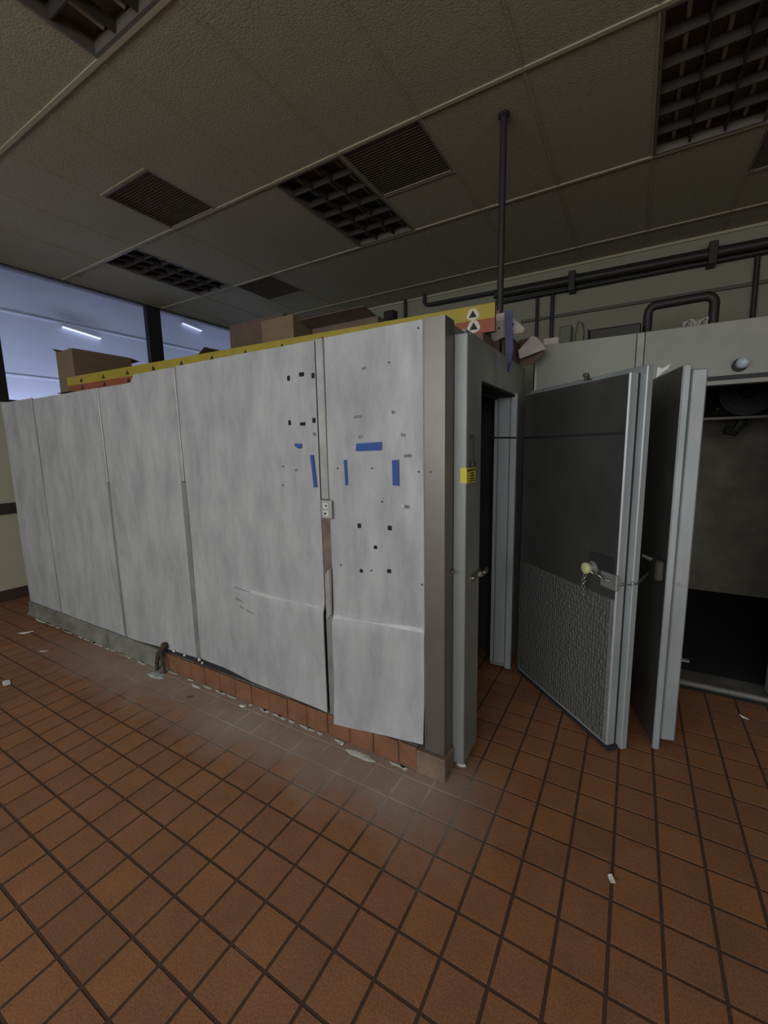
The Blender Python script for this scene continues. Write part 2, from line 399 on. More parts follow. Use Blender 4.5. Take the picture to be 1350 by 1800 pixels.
def ceiling_light(i, j, label):
    x0, y0 = OX+i*U+0.008, OY+j*V+0.014; x1, y1 = x0+U-0.016, y0+V-0.028
    t = thing('ceiling_light', ((x0+x1)/2, (y0+y1)/2, ZC), label, 'ceiling light', 'recessed louvred ceiling lights')
    f = MB()
    for a in ((x0, x0+0.016, y0, y1), (x1-0.016, x1, y0, y1), (x0+0.016, x1-0.016, y0, y0+0.016), (x0+0.016, x1-0.016, y1-0.016, y1)):
        f.box(a[0], a[1], a[2], a[3], ZC-0.004, ZC+0.05)
    f.build('frame', 'housing', t)
    MB().box(x0, x1, y0, y1, ZC+0.09, ZC+0.10).box(x0, x0+0.004, y0, y1, ZC+0.05, ZC+0.09).box(x1-0.004, x1, y0, y1, ZC+0.05, ZC+0.09)\
        .box(x0+0.004, x1-0.004, y0, y0+0.004, ZC+0.05, ZC+0.09).box(x0+0.004, x1-0.004, y1-0.004, y1, ZC+0.05, ZC+0.09).build('housing', 'housing', t)
    xi0, xi1, yi0, yi1 = x0+0.018, x1-0.018, y0+0.018, y1-0.018
    def blade(ax, c):
        m = MB()
        if ax == 'x': pr = [(c-0.014, ZC+0.05), (c-0.004, ZC+0.003), (c+0.004, ZC+0.003), (c+0.014, ZC+0.05)]; m.prism([(a, yi0, b) for a, b in pr], (0, yi1-yi0, 0))
        else: pr = [(c-0.016, ZC+0.05), (c-0.004, ZC+0.004), (c+0.004, ZC+0.004), (c+0.016, ZC+0.05)]; m.prism([(xi0, a, b) for a, b in pr], (xi1-xi0, 0, 0))
        return m.build('louver_blade', 'louver', t)
    for k in (1, 2): blade('x', xi0+(xi1-xi0)*k/3)
    for k in range(1, 6): blade('y', yi0+(yi1-yi0)*k/6)
    for k in range(3):
        xx = xi0+(xi1-xi0)*(k+0.5)/3
        MB().tube([(xx, yi0, ZC+0.07), (xx, yi1, ZC+0.07)], 0.012, 8).build('lamp_tube', 'tube', t, smooth=True)
ceiling_light(-2, 0, 'unlit louvred ceiling light beside a square brown vent above the metal box')
ceiling_light(-6, 0, 'unlit louvred ceiling light nearest the bluish windows')
ceiling_light(2, 0, 'unlit louvred ceiling light right of the hanging black pole')
ceiling_light(-2, -2, 'unlit dark ceiling light cut off by the top left frame edge')

def ceiling_vent(i, j, label):
    x0, y0 = OX+i*U+0.008, OY+j*V+0.012; x1, y1 = x0+U-0.016, y0+V/2-0.022
    t = thing('ceiling_vent', ((x0+x1)/2, (y0+y1)/2, ZC), label, 'vent', 'square brown ceiling vents')
    MB().box(x0, x1, y0, y1, ZC+0.03, ZC+0.04).build('backing', 'vent', t)
    f = MB()
    for a in ((x0, x0+0.014, y0, y1), (x1-0.014, x1, y0, y1), (x0+0.014, x1-0.014, y0, y0+0.014), (x0+0.014, x1-0.014, y1-0.014, y1)):
        f.box(*a, ZC-0.002, ZC+0.03)
    f.build('frame', 'vent', t)
    n = 22
    for k in range(1, n):
        yy = y0+0.014+(y1-y0-0.028)*k/n
        MB().hexa([(x0+0.015, yy-0.009, ZC+0.001), (x1-0.015, yy-0.009, ZC+0.001), (x1-0.015, yy-0.007, ZC+0.001), (x0+0.015, yy-0.007, ZC+0.001),
                   (x0+0.015, yy+0.006, ZC+0.018), (x1-0.015, yy+0.006, ZC+0.018), (x1-0.015, yy+0.008, ZC+0.018), (x0+0.015, yy+0.008, ZC+0.018)]).build('slat', 'vent', t)
ceiling_vent(-4, -0.5, 'brown ceiling vent alone among plain tiles, upper left')
ceiling_vent(-1, 0.0, 'brown ceiling vent touching the louvred light near the black pole')
ceiling_vent(-5, 1.0, 'small-looking brown ceiling vent farthest back above the cardboard boxes')
ceiling_vent(3, 1.0, 'brown ceiling vent cut off by the right frame edge')

# ================================================================ WALLS
wb = MB().box(XL-0.2, XR+0.2, YB, YB+0.15, -0.1, ZC+0.2).build('wall_back', 'wall')
tag(wb, 'greenish beige painted back wall behind the pipes', 'wall', kind='structure')
tr = MB().box(XL, XR, YB-0.022, YB, ZC-0.025, ZC).build('trim_back', 'grid'); tag(tr, 'pale angle trim where the back wall meets the ceiling', 'trim', kind='structure')
SILL = 2.105
wl = MB().box(XL-0.15, XL, YF-0.2, YB, -0.1, SILL).box(XL-0.15, XL, YF-0.2, YB, ZC+0.001, ZC+0.2)
wl = wl.build('wall_left', 'wallleft'); tag(wl, 'olive beige painted wall below the left windows', 'wall', kind='structure')
rl = MB().box(XL, XL+0.03, YF, YB, 0.93, 1.045, 0.004).build('trim_left', 'rail'); tag(rl, 'dark chair rail along the left wall', 'trim', kind='structure')
bl = MB().box(XL, XL+0.02, YF, YB, 0, 0.115, 0.004).build('baseboard_left', 'basedark'); tag(bl, 'dark brown baseboard along the left wall', 'baseboard', kind='structure')
wr = MB().box(XR, XR+0.15, YF-0.2, YB, -0.1, ZC+0.2).build('wall_right', 'wall'); tag(wr, 'beige wall on the right side out of the frame', 'wall', kind='structure')
wf = MB().box(XL, -2.2, YF-0.15, YF, -0.1, ZC+0.2).box(3.3, XR, YF-0.15, YF, -0.1, ZC+0.2).box(-2.2, 3.3, YF-0.15, YF, -0.1, 0.6).box(-2.2, 3.3, YF-0.15, YF, 2.9, ZC+0.2)
wf = wf.build('wall_front', 'wall'); tag(wf, 'wall with a wide window opening behind the viewer', 'wall', kind='structure')
# windows in the left wall
win = thing('window_1', (XL-0.06, 2.8, SILL), 'tall window with black mullion showing a bluish wall, left of the boxes', 'window', kind='structure')
MB().box(XL-0.1, XL-0.02, 1.76, 1.965, SILL, ZC).build('mullion', 'mullion', win)
MB().box(XL-0.1, XL-0.02, 1.965, 3.585, SILL, SILL+0.03).build('sill', 'mullion', win)
MB().box(XL-0.064, XL-0.058, 1.965, 3.585, SILL+0.03, ZC).build('pane', 'glass', win)
MB().box(XL-0.1, XL-0.02, 0.0, 1.76, SILL, SILL+0.03).build('sill', 'mullion', win)
MB().box(XL-0.064, XL-0.058, 0.0, 1.76, SILL+0.03, ZC).build('pane', 'glass', win)
MB().box(XL-0.145, XL-0.002, 0.0, 3.585, ZC-0.014, ZC+0.002).build('window_head', 'rail', win)
w2 = thing('window_2', (XL-0.06, 4.5, SILL), 'second window behind the cardboard boxes, right of the black post', 'window', kind='structure')
MB().box(XL-0.1, XL-0.02, 3.585, 3.775, SILL, ZC).build('mullion', 'mullion', w2)
MB().box(XL-0.1, XL-0.02, 3.775, YB, SILL, SILL+0.03).build('sill', 'mullion', w2)
MB().box(XL-0.064, XL-0.058, 3.775, YB, SILL+0.03, ZC).build('pane', 'glass', w2)
MB().box(XL-0.145, XL-0.002, 3.585, YB, ZC-0.014, ZC+0.002).build('window_head', 'rail', w2)
we = MB().box(XL-0.15, XL, YF-0.2, 0.0, SILL, ZC).build('wall_left_side', 'wallleft'); tag(we, 'solid upper part of the left wall out of frame', 'wall', kind='structure')
# what is seen through them
ow = thing('wall_outside', (-7.05, 3.8, 1.2), 'pale blue outside wall with faint ridges seen through the left windows', 'wall', kind='structure')
MB().box(-7.15, -7.02, -1.0, 9.0, 1.2, 4.0).build('wall_face', 'outside', ow)
for z in (2.58, 3.37):
    MB().box(-7.02, -7.014, -1.0, 9.0, z-0.014, z+0.014, 0.005).build('ridge', 'outside', ow)
cn = MB().box(-7.6, -5.95, -1.0, 9.0, 4.0, 4.15).build('shade_canopy', 'rail'); tag(cn, 'added dark canopy that shades the top of the outside wall', 'roof', kind='structure')  # canopy put in, dark, to keep daylight off the wall top
for k, (a, b) in enumerate((((-6.98, 3.09, 3.31), (-6.98, 3.58, 3.25)), ((-6.98, 4.97, 3.79), (-6.98, 5.35, 3.745)))):  # glowing rods added in place of white reflection streaks
    t = thing('streak_rod', ((a[0]+b[0])/2, (a[1]+b[1])/2, a[2]), ('glowing white rod put in for a bright streak in the left window pane', 'glowing white rod put in for a bright streak right of the black post')[k], 'lamp', 'glowing streak rods outside the windows')
    A, B_ = Vector(a), Vector(b)
    MB().tube([A, B_], 0.011, 8).build('tube', 'lamp', t)
    MB().tube([A+Vector((-0.03, 0, 0.0)), B_+Vector((-0.03, 0, 0.0))], 0.014, 6).build('batten', 'outside', t)

# ================================================================ WALK-IN COOLER (left box)
ZR = 2.063
ck = thing('walk_in_cooler', (-2.9, 2.4, 0), 'long grey aluminium-clad walk-in cooler with seamed panels and an open door', 'cooler')
X0, X1, YFc, YBc, ZT = -5.06, -0.68, 1.657, 3.08, 2.02
MB().box(X0+0.02, X1-0.1, YFc+0.012, YFc+0.1, 0.02, ZT-0.03).build('front_core', 'gasket', ck)
MB().box(X0+0.01, X0+0.1, YFc+0.1, YBc, 0.02, ZT-0.03).build('left_wall', 'panel', ck)
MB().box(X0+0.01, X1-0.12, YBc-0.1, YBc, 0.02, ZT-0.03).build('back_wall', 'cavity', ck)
MB().box(X0+0.03, X1-0.002, YFc+0.02, YBc, ZT-0.03, ZT-0.004).box(X0+0.03, X1-0.002, 1.90, YBc, ZT-0.004, ZR).build('roof', 'dull', ck)
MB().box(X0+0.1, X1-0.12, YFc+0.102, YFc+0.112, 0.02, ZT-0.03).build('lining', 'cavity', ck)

def cr(x, z):            # crease that runs across the two right hand panels, with small dents
    d = 0.0
    if x > -2.35:
        zc = 0.735 if x < -1.33 else 0.70
        w = min(1, max(0, (x+2.2)/0.3))
        t = (z-zc+0.02*math.sin(3*x))/0.010
        d -= (0.017+0.004*math.sin(9*x))*w/(1+math.exp(min(50, t)))
    d += 0.0025*math.sin(5.1*x+1.3*z)*math.sin(2.7*z+3*x) + 0.0012*math.sin(17*x+5*z)
    return d
def panel(xa, xb, zb, zt, flare=None, step=None):
    nu, nv = max(8, int((xb-xa)/0.045)), 104
    def fn(u, v):
        x = xa+(xb-xa)*u; b = zb[0]+(zb[1]-zb[0])*u
        t = zt if step is None or x < step[0] else step[1]
        z = b+(t-b)*v
        if flare:
            y = YFc-flare*max(0, 1-v*9)
        else: y = YFc
        return (x, y+cr(x, z), z)
    return MB().sheet(fn, nu, nv, (0, 0.008, 0)).build('wall_panel', 'panel', ck, smooth=True)
p1 = panel(X0, -4.418, (0.10, 0.115), 2.022)
p2 = panel(-4.405, -3.362, (0.115, 0.12), 2.012)
p3 = panel(-3.336, -2.472, (0.12, 0.165), 2.008, step=(-2.89, 2.056))
p4 = panel(-2.432, -1.352, (0.172, 0.136), 2.060)
p5 = panel(-1.294, -0.776, (0.100, 0.168), 2.062, flare=0.016)
# seam covers: a raised bright upper length and a dull lower length
for xa, xb, zs, zt, b in ((-4.418, -4.404, 1.95, 2.02, 0.11), (-3.366, -3.334, 1.33, 2.012, 0.12), (-2.476, -2.430, 1.36, 2.055, 0.17)):
    MB().box(xa+0.004, xb-0.004, YFc-0.010, YFc+0.01, zs, zt, 0.004).build('seam_strip', 'strip', ck)
    MB().box(xa, xb, YFc-0.002, YFc+0.01, b, zs-0.004).build('seam_strip', 'dull', ck)
MB().box(-1.350, -1.340, YFc-0.001, YFc+0.01, 1.30, 2.05).build('seam_gap', 'black', ck)
MB().box(-1.340, -1.296, YFc-0.010, YFc+0.01, 1.297, 2.062, 0.004).build('seam_strip', 'strip', ck)
MB().box(-1.350, -1.295, YFc+0.004, YFc+0.012, 0.70, 1.20).build('exposed_backing', 'foam', ck)
MB().prism([(-1.338, YFc-0.006, 0.66), (-1.304, YFc-0.012, 0.70), (-1.297, YFc-0.018, 0.94), (-1.318, YFc-0.008, 0.935), (-1.340, YFc-0.004, 0.90)], (0, 0.003, 0)).build('torn_metal', 'strip', ck)
MB().box(-1.346, -1.298, YFc-0.003, YFc+0.01, 0.10, 0.69, 0.002).build('seam_strip', 'dull', ck)
MB().tube([(-1.300, YFc-0.004, 0.62), (-1.300, YFc-0.010, 0.70), (-1.294, YFc-0.016, 0.82), (-1.296, YFc-0.010, 0.95)], 0.003, 6).build('bent_edge', 'dull', ck)
# corner trim and the recess behind it
MB().box(-0.774, X1, YFc-0.004, YFc+0.004, 0.125, 2.062).box(X1-0.006, X1, YFc+0.004, 1.752, 0.125, 2.062).build('corner_trim', 'steel', ck)
MB().tube([(-0.7755, YFc-0.004, 0.17), (-0.7755, YFc-0.004, 2.06)], 0.0025, 6).build('trim_seam', 'dull', ck)
MB().box(-0.78, X1-0.007, YFc+0.005, 1.95, 0.02, ZT+0.03).build('corner_post', 'dull', ck)
# door frame on the right hand face
MB().box(X1, -0.622, 1.752, 1.95, 0.03, 2.008, 0.003).build('door_casing', 'casing', ck)
MB().box(X1-0.1, X1+0.002, 1.95, 2.79, 1.86, 2.055).build('door_header', 'frame', ck)
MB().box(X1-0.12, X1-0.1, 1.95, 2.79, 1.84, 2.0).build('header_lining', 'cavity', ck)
MB().box(X1-0.10, X1+0.012, 1.951, 2.789, 1.848, 1.862).build('header_edge', 'black', ck)
MB().box(-0.80, X1, 2.79, YBc, 0.02, 2.055).build('far_post', 'frame', ck)
MB().box(-0.772, -0.70, 2.772, 2.79, 0.05, 1.85, 0.004).build('door_jamb', 'galv', ck)
MB().box(-0.800, -0.778, 2.778, 2.79, 0.05, 1.85, 0.002).build('jamb_strip', 'galv', ck)
MB().box(-0.694, -0.655, 2.768, 2.80, 0.02, 1.87, 0.003).build('jamb_edge', 'galv', ck)
MB().tube([(-0.803, 2.765, 1.60), (-0.655, 2.763, 1.595)], 0.006, 6).build('jamb_wire', 'gasket', ck)
MB().box(-0.70, -0.652, 1.95, 1.962, 0.05, 1.86, 0.002).build('jamb_gasket', 'dull', ck)
# caulk running down the casing
cm = MB()
zz = 0.13
while zz < 0.72:
    l = random.uniform(0.03, 0.09); w = random.uniform(0.002, 0.006)
    cm.box(-0.690-w, -0.690+w*0.5, 1.742, 1.752, zz, zz+l); zz += l*random.uniform(0.9, 1.5)
cm.build('caulk_bead', 'caulk', ck)
# latch strike
t = MB().box(-0.622, -0.612, 1.81, 1.95, 0.922, 0.957, 0.003).box(-0.622, -0.600, 1.93, 2.03, 0.917, 0.947, 0.004).build('latch_strike', 'chrome', ck)
for (y, z) in ((1.83, 0.94), (1.97, 0.933)):
    MB().lathe((-0.612 if y < 1.9 else -0.600, y, z), (1, 0, 0), [(-0.003, 0.007), (0.004, 0.007), (0.007, 0.004)], 8).build('latch_bolt', 'chrome', t)
MB().box(-0.680, -0.655, 1.722, 1.75, 0.985, 1.0, 0.003).build('hinge_pin', 'chrome', ck)
# holes left by removed fittings
for x, z, w, h in ((-1.525, 1.901, .013, .020), (-1.438, 1.911, .024, .016), (-1.366, 1.898, .013, .020), (-1.532, 1.682, .012, .020),
                   (-1.445, 1.672, .026, .013), (-1.371, 1.686, .014, .020), (-1.119, 1.178, .014, .018), (-0.952, 1.18, .016, .017),
                   (-1.031, 1.081, .013, .014), (-1.113, 0.956, .013, .014), (-0.959, 0.974, .016, .015)):
    MB().box(x-w*0.62, x+w*0.62, YFc-0.005+cr(x, z), YFc+0.004, z-h*0.6, z+h*0.6, 0.0015).build('cut_hole', 'black', ck)
for x, z in ((-1.59, 1.46), (-1.60, 1.36), (-1.236, 1.452), (-1.04, 1.453), (-0.80, 1.44), (-0.745, 1.44), (-0.99, 1.30), (-1.235, 0.97), (-1.055, 0.965), (-0.788, 0.935), (-1.30, 1.94), (-0.80, 2.03), (-0.94, 1.91)):
    MB().lathe((x, YFc-0.006+cr(x, z), z), (0, 1, 0), [(0, 0.004), (0.006, 0.004)], 6).build('screw_hole', 'brass', ck)
# smudged pen marks and glue patches on the panel: fine print
for (x, z, n, w) in ((-1.13, 1.69, 4, .008), (-0.93, 1.70, 2, .008), (-1.11, 1.60, 2, .010), (-0.885, 1.60, 2, .010), (-0.87, 1.51, 5, .006), (-0.87, 1.285, 3, .007), (-1.51, 1.44, 2, .007), (-1.38, 1.62, 2, .008), (-1.08, 1.90, 2, .01)):
    m = MB()
    for k in range(n):
        xx = x+k*w*1.25; m.box(xx, xx+w*0.7, YFc-0.0055+cr(x, z), YFc-0.001, z-random.uniform(.004, .010), z+random.uniform(.002, .008))
    m.build('pen_smudge', 'dull', ck)
MB().lathe((-0.878, YFc-0.004, 1.288), (0, -1, 0), [(0, 0.008), (0.004, 0.007), (0.006, 0.003)], 8).build('glue_dab', 'caulk', ck)
for x0_, z0_, x1_, z1_ in ((-2.04, .73, -1.90, .725), (-2.03, .665, -1.955, .655), (-1.93, .61, -1.87, .60), (-1.99, .62, -1.95, .615)):
    MB().sheet(lambda u, v: (x0_+(x1_-x0_)*u, YFc-0.0015+cr(x0_+(x1_-x0_)*u, z0_+(z1_-z0_)*u+0.007*(v-0.5)), z0_+(z1_-z0_)*u+(0.010-0.006*u)*(v-0.5)), 8, 1, (0, 0.001, 0)).build('scuff_mark', 'dull', ck)
for xa_, xb_, zc_ in ((-1.96, -1.37, 0.735), (-1.288, -0.782, 0.70)):      # painted highlight: lighter strips where the crease catches the light
    def glint_at(u, v):
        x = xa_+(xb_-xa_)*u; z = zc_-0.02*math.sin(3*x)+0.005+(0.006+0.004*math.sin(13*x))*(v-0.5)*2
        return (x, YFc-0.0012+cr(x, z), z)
    MB().sheet(glint_at, 30, 3, (0, 0.001, 0)).build('glint_strip', 'crease_glint', ck)
for x, z, r in ((-2.72, 0.160, .012), (-2.60, 0.158, .010), (-2.44, 0.165, .013), (-2.41, 0.15, .008), (-0.80, 0.168, .012)):
    MB().lathe((x, YFc-0.004, z), (0, -1, -0.3), [(0, r), (0.006, r*0.9), (0.012, r*0.4)], 7).build('glue_dab', 'caulk', ck)
# outlet on the seam
ob = thing('outlet_box', (-1.30, YFc-0.012, 1.20), 'small grey electrical outlet plate on the panel seam', 'outlet')
MB().box(-1.334, -1.268, YFc-0.022, YFc-0.011, 1.203, 1.296, 0.004).build('plate', 'strip', ob)
MB().box(-1.318, -1.284, YFc-0.026, YFc-0.022, 1.254, 1.282, 0.003).build('socket', 'caulk', ob)
MB().box(-1.318, -1.284, YFc-0.026, YFc-0.022, 1.215, 1.243, 0.003).build('socket', 'caulk', ob)
MB().box(-1.310, -1.297, YFc-0.028, YFc-0.026, 1.225, 1.234).build('slot', 'black', ob)
MB().box(-1.304, -1.300, YFc-0.028, YFc-0.026, 1.262, 1.274).box(-1.296, -1.292, YFc-0.028, YFc-0.026, 1.262, 1.274).build('slot', 'black', ob)

# ---- cooler door, swung open: plug side (inner face) looks at the camera
hx, hy = -0.638, 2.816; ex, ey = -0.038, 2.228
du = Vector((ex-hx, ey-hy, 0)); LEN = du.length; du.normalize(); dn = Vector((-du.y, du.x, 0)); UZ = Vector((0, 0, 1))   # dn = outer side
HO = (hx, hy, 0)
door = MB().obox(HO, du, dn, UZ, (-0.01, LEN+0.030), (0.062, 0.098), (0.018, 1.885), 0.004).build('door', 'galv', ck)
MB().obox(HO, du, dn, UZ, (0.035, LEN), (0.0, 0.050), (0.03, 1.860), 0.006).build('plug_panel', 'galv', door)
MB().obox(HO, du, dn, UZ, (0.02, LEN-0.006), (0.050, 0.062), (0.03, 1.855)).build('gasket', 'gasket', door)
MB().obox(HO, du, dn, UZ, (0.040, LEN-0.006), (-0.0025, 0.0), (0.80, 1.852)).build('inner_skin', 'doorskin', door)
MB().obox(HO, du, dn, UZ, (0.040, LEN-0.006), (-0.0050, -0.0025), (1.585, 1.598), 0.001).build('crease_line', 'gasket', door)
MB().obox(HO, du, dn, UZ, (0.042, LEN-0.026), (-0.0055, 0.0), (0.05, 0.80), 0.001).build('kick_plate', 'diamond', door)
MB().obox(HO, du, dn, UZ, (LEN-0.026, LEN-0.006), (-0.003, 0.0), (0.05, 0.80)).build('edge_strip', 'dull', door)
MB().obox(HO, du, dn, UZ, (0.03, LEN+0.01), (0.004, 0.09), (0.006, 0.03)).build('door_sweep', 'gasket', door)
q = lambda a, b, c: Vector(HO)+du*a+dn*b+UZ*c
MB().obox(HO, du, dn, UZ, (0.665, LEN-0.008), (-0.010, -0.0025), (0.925, 1.005), 0.003).build('latch_plate', 'gasket', door)
MB().obox(HO, du, dn, UZ, (0.74, LEN+0.006), (-0.008, 0.014), (0.845, 0.925), 0.006).build('strike_plate', 'dull', door)
MB().lathe(q(0.690, -0.0025, 0.925), -dn, [(0, 0.034), (0.010, 0.033), (0.014, 0.020), (0.030, 0.014)], 14).build('rosette', 'dull', door, smooth=True)
MB().lathe(q(0.690, -0.030, 0.925), -dn, [(0, 0.012), (0.004, 0.024), (0.014, 0.030), (0.026, 0.029), (0.034, 0.020), (0.037, 0.004)], 16).build('release_knob', 'knob', door, smooth=True)['label'] = 'pale yellow push knob'
MB().lathe(q(0.51, 0.045, 1.86), UZ, [(0, 0.008), (0.03, 0.008), (0.032, 0.016), (0.045, 0.016), (0.05, 0.006)], 10).build('top_bolt', 'brass', door)
MB().tube([q(0.51, 0.045, 1.90), q(0.53, 0.045, 1.885), q(0.545, 0.045, 1.862)], 0.005, 6).build('top_hook', 'brass', door)

# ================================================================ SECOND WALK-IN (right box)
fz = thing('walk_in_freezer', (0.5, 4.2, 0), 'second walk-in box at right with dark open doorway and pale header', 'freezer')
YFz = 3.10; ZF = 2.206; XA = -0.61; XB = 2.4; OXa, OXb = 0.0, 0.79
MB().box(XA, -0.032, YFz, YFz+0.1, 1.89, ZF, 0.003).build('header_panel', 'header', fz)
MB().box(0.012, XB, YFz, YFz+0.1, 1.91, ZF, 0.003).build('header_panel', 'header', fz)
MB().box(-0.030, 0.010, YFz-0.006, YFz+0.1, 1.90, ZF-0.002, 0.002).build('seam_strip', 'dull', fz)
MB().box(XA, OXa, YFz+0.002, YFz+0.1, 0.02, 1.888).build('side_panel', 'header', fz)
MB().box(OXb, XB, YFz, YFz+0.1, 0.02, 1.908).build('side_panel', 'header', fz)
MB().box(XA-0.012, XA+0.004, YFz-0.006, YFz+0.01, 1.6, ZF, 0.002).build('corner_strip', 'strip', fz)
MB().box(OXa-0.05, OXb+0.05, YFz-0.014, YFz, 1.888, 1.910, 0.002).build('header_lip', 'gasket', fz)
MB().box(OXa-0.05, OXb+0.05, YFz-0.012, YFz+0.06, 1.862, 1.888, 0.002).build('header_trim', 'header', fz)
MB().box(OXb-0.03, OXb, YFz-0.01, YFz+0.1, 0.06, 1.862, 0.002).build('door_jamb', 'galv', fz)
MB().box(OXa, OXa+0.03, YFz-0.01, YFz+0.1, 0.06, 1.862, 0.002).build('door_jamb', 'galv', fz)
MB().box(OXa, OXb, YFz-0.004, YFz+0.16, 0.02, 0.055, 0.004).build('threshold', 'sill', fz)
MB().box(OXa, OXb, YFz+0.0, YFz+0.1, -0.004, 0.02).build('threshold_gap', 'black', fz)
MB().box(OXa, OXb, YFz-0.010, YFz-0.004, 0.038, 0.050).build('threshold_nosing', 'dull', fz)
YI = 5.2
MB().box(XA, XB, YI, YI+0.1, 0.0, ZF).build('back_wall', 'lining', fz)
MB().box(XA, XA+0.1, YFz+0.1, YI, 0.0, ZF).build('left_wall', 'lining', fz)
MB().box(XB-0.1, XB, YFz+0.1, YI, 0.0, ZF).build('right_wall', 'lining', fz)
MB().box(XA+0.1, XB-0.1, YFz+0.1, YI, ZF-0.09, ZF-0.002).build('roof', 'lining', fz)
MB().box(XA+0.1, XB-0.1, YFz+0.16, YI, 0.0, 0.055).build('inside_floor', 'black', fz)
MB().box(0.30, 0.40, YFz+0.24, YFz+0.27, 0.07, 0.082).build('scrap_strip', 'strip', fz)
# vapour lamp on the header
lp = MB().lathe((0.470, YFz, 1.962), (0, -1, 0), [(0, 0.036), (0.012, 0.036), (0.016, 0.028)], 16).build('lamp_holder', 'gasket', fz, smooth=True)
MB().lathe((0.474, YFz-0.016, 1.966), (0.12, -1, 0.05), [(0, 0.027), (0.02, 0.030), (0.04, 0.026), (0.052, 0.012)], 14).build('lamp_lens', 'lens', lp, smooth=True)
MB().tube([(0.474+0.031*math.sin(a), YFz-0.02-0.04*math.cos(a) if abs(a) < 1.6 else YFz-0.02, 1.966) for a in [k*math.pi/10-math.pi/2 for k in range(11)]], 0.0025, 5).build('lamp_guard', 'chrome', lp)
# freezer door, swung out
h2 = Vector((-0.03, 3.085, 0)); e2 = Vector((0.163, 2.335, 0)); d2 = (e2-h2); L2 = d2.length; d2.normalize(); n2 = Vector((-d2.y, d2.x, 0))  # inner side
fd = MB().obox(h2, d2, n2, UZ, (0.0, L2), (0.0, 0.030), (0.018, 1.882), 0.004).build('door', 'galv', fz)
MB().obox(h2, d2, n2, UZ, (0.005, L2-0.004), (-0.0025, 0.0), (0.03, 1.876)).build('outer_skin', 'doorskin', fd)
MB().obox(h2, d2, n2, UZ, (0.02, L2-0.030), (0.030, 0.040), (0.06, 1.865)).build('gasket', 'gasket', fd)
MB().obox(h2, d2, n2, UZ, (0.03, L2-0.022), (0.040, 0.102), (0.062, 1.865), 0.006).build('plug_panel', 'galv', fd)
MB().obox(h2, d2, n2, UZ, (L2-0.0235, L2-0.0215), (0.048, 0.096), (0.865, 0.885)).build('dent_mark', 'strip', fd)
r2 = lambda a, b, c: h2+d2*a+n2*b+UZ*c
MB().obox(h2, d2, n2, UZ, (L2-0.16, L2-0.02), (-0.040, -0.0025), (0.885, 0.985), 0.008).build('latch_body', 'brass', fd)
MB().tube([r2(L2-0.09, -0.04, 0.975), r2(L2-0.10, -0.075, 0.99), r2(L2-0.16, -0.085, 0.995), r2(L2-0.22, -0.08, 0.975)], [0.012, 0.011, 0.010, 0.008], 8).build('handle', 'brass', fd, smooth=True)
# chain that ties both doors together
A = q(0.700, -0.045, 0.918); A1 = q(LEN-0.04, -0.012, 0.892); A2 = q(LEN+0.004, 0.02, 0.880); A3 = q(LEN+0.036, 0.08, 0.888); Bq = r2(L2-0.10, -0.045, 0.905)
ch = thing('door_chain', A, 'thin chain tying the yellow-knobbed door to the next door', 'chain')
def link_run(pts, n, r=0.0055, name='chain_link'):
    P_ = [Vector(p) for p in pts]; seg = [(P_[i+1]-P_[i]).length for i in range(len(P_)-1)]; T = sum(seg)
    def at(t):
        t *= T
        for i, s_ in enumerate(seg):
            if t <= s_ or i == len(seg)-1: return P_[i]+(P_[i+1]-P_[i])*min(1, t/s_), (P_[i+1]-P_[i]).normalized()
            t -= s_
    for k in range(n):
        c, d = at((k+0.5)/n); a = d.cross(UZ).normalized()
        if k % 2: a = d.cross(a).normalized()
        hl = T/n*0.66; hw = 0.0075
        ring = [c+d*hl*math.cos(w)+a*hw*math.sin(w) for w in [j*math.pi/5 for j in range(10)]]
        MB().tube(ring, 0.0022, 5, closed=True).build(name, 'chain', ch, smooth=True)
link_run([A, A1, A2, A3, Bq], 18)
dr = q(0.675, -0.035, 0.905)
link_run([dr, dr+Vector((-0.01, -0.003, -0.07)), dr+Vector((-0.004, -0.003, -0.135))], 9)

# ================================================================ TILE BASE ALONG THE COOLER
bf = MB().box(-2.83, -0.82, 1.652, 1.668, 0.0, 0.118).build('baseboard_front', 'grout')
tag(bf, 'terracotta tile base along the foot of the cooler', 'baseboard', kind='structure')
x = -2.825
while x < -0.84:
    w = min(0.146, -0.815-x)
    MB().box(x+0.002, x+w-0.002, 1.641+random.uniform(-.001, .001), 1.655, 0.003, 0.122+random.uniform(-.002, .002), 0.003).build('base_tile', 'base_tile', bf)
    x += 0.147
cb = thing('baseboard_front_left', (-3.95, 1.645, 0), 'grimy grey cove base under the left cooler panels', 'baseboard', kind='structure')
for a, b in ((-5.06, -4.40), (-4.40, -3.60), (-3.60, -2.835)):
    MB().prism([(a, 1.618, 0.0), (a, 1.664, 0.0), (a, 1.664, 0.125), (a, 1.644, 0.125), (a, 1.638, 0.03)], (b-a-0.003, 0, 0)).build('cove_base', 'base_grey', cb)
cc_ = MB().box(-0.818, -0.668, 1.633, 1.75, 0.0, 0.118, 0.006).build('baseboard_corner', 'base_brown'); tag(cc_, 'brown corner base block at the cooler corner', 'baseboard', kind='structure')
# mortar smears along the joint
mm2 = MB()
for k in range(46):
    xx = random.uniform(-5.0, -0.85); w = random.uniform(0.02, 0.12); y = 1.636 if xx > -2.83 else 1.612
    mm2.prism([(xx, y, 0), (xx+w, y, 0), (xx+w*0.9, y-random.uniform(.004, .02), 0), (xx+w*0.2, y-random.uniform(.004, .014), 0)], (0, 0, 0.003))
o = mm2.build('mortar_crumbs', 'caulk'); tag(o, 'pale mortar crumbs in the joint between floor and cooler base', 'debris', kind='stuff')
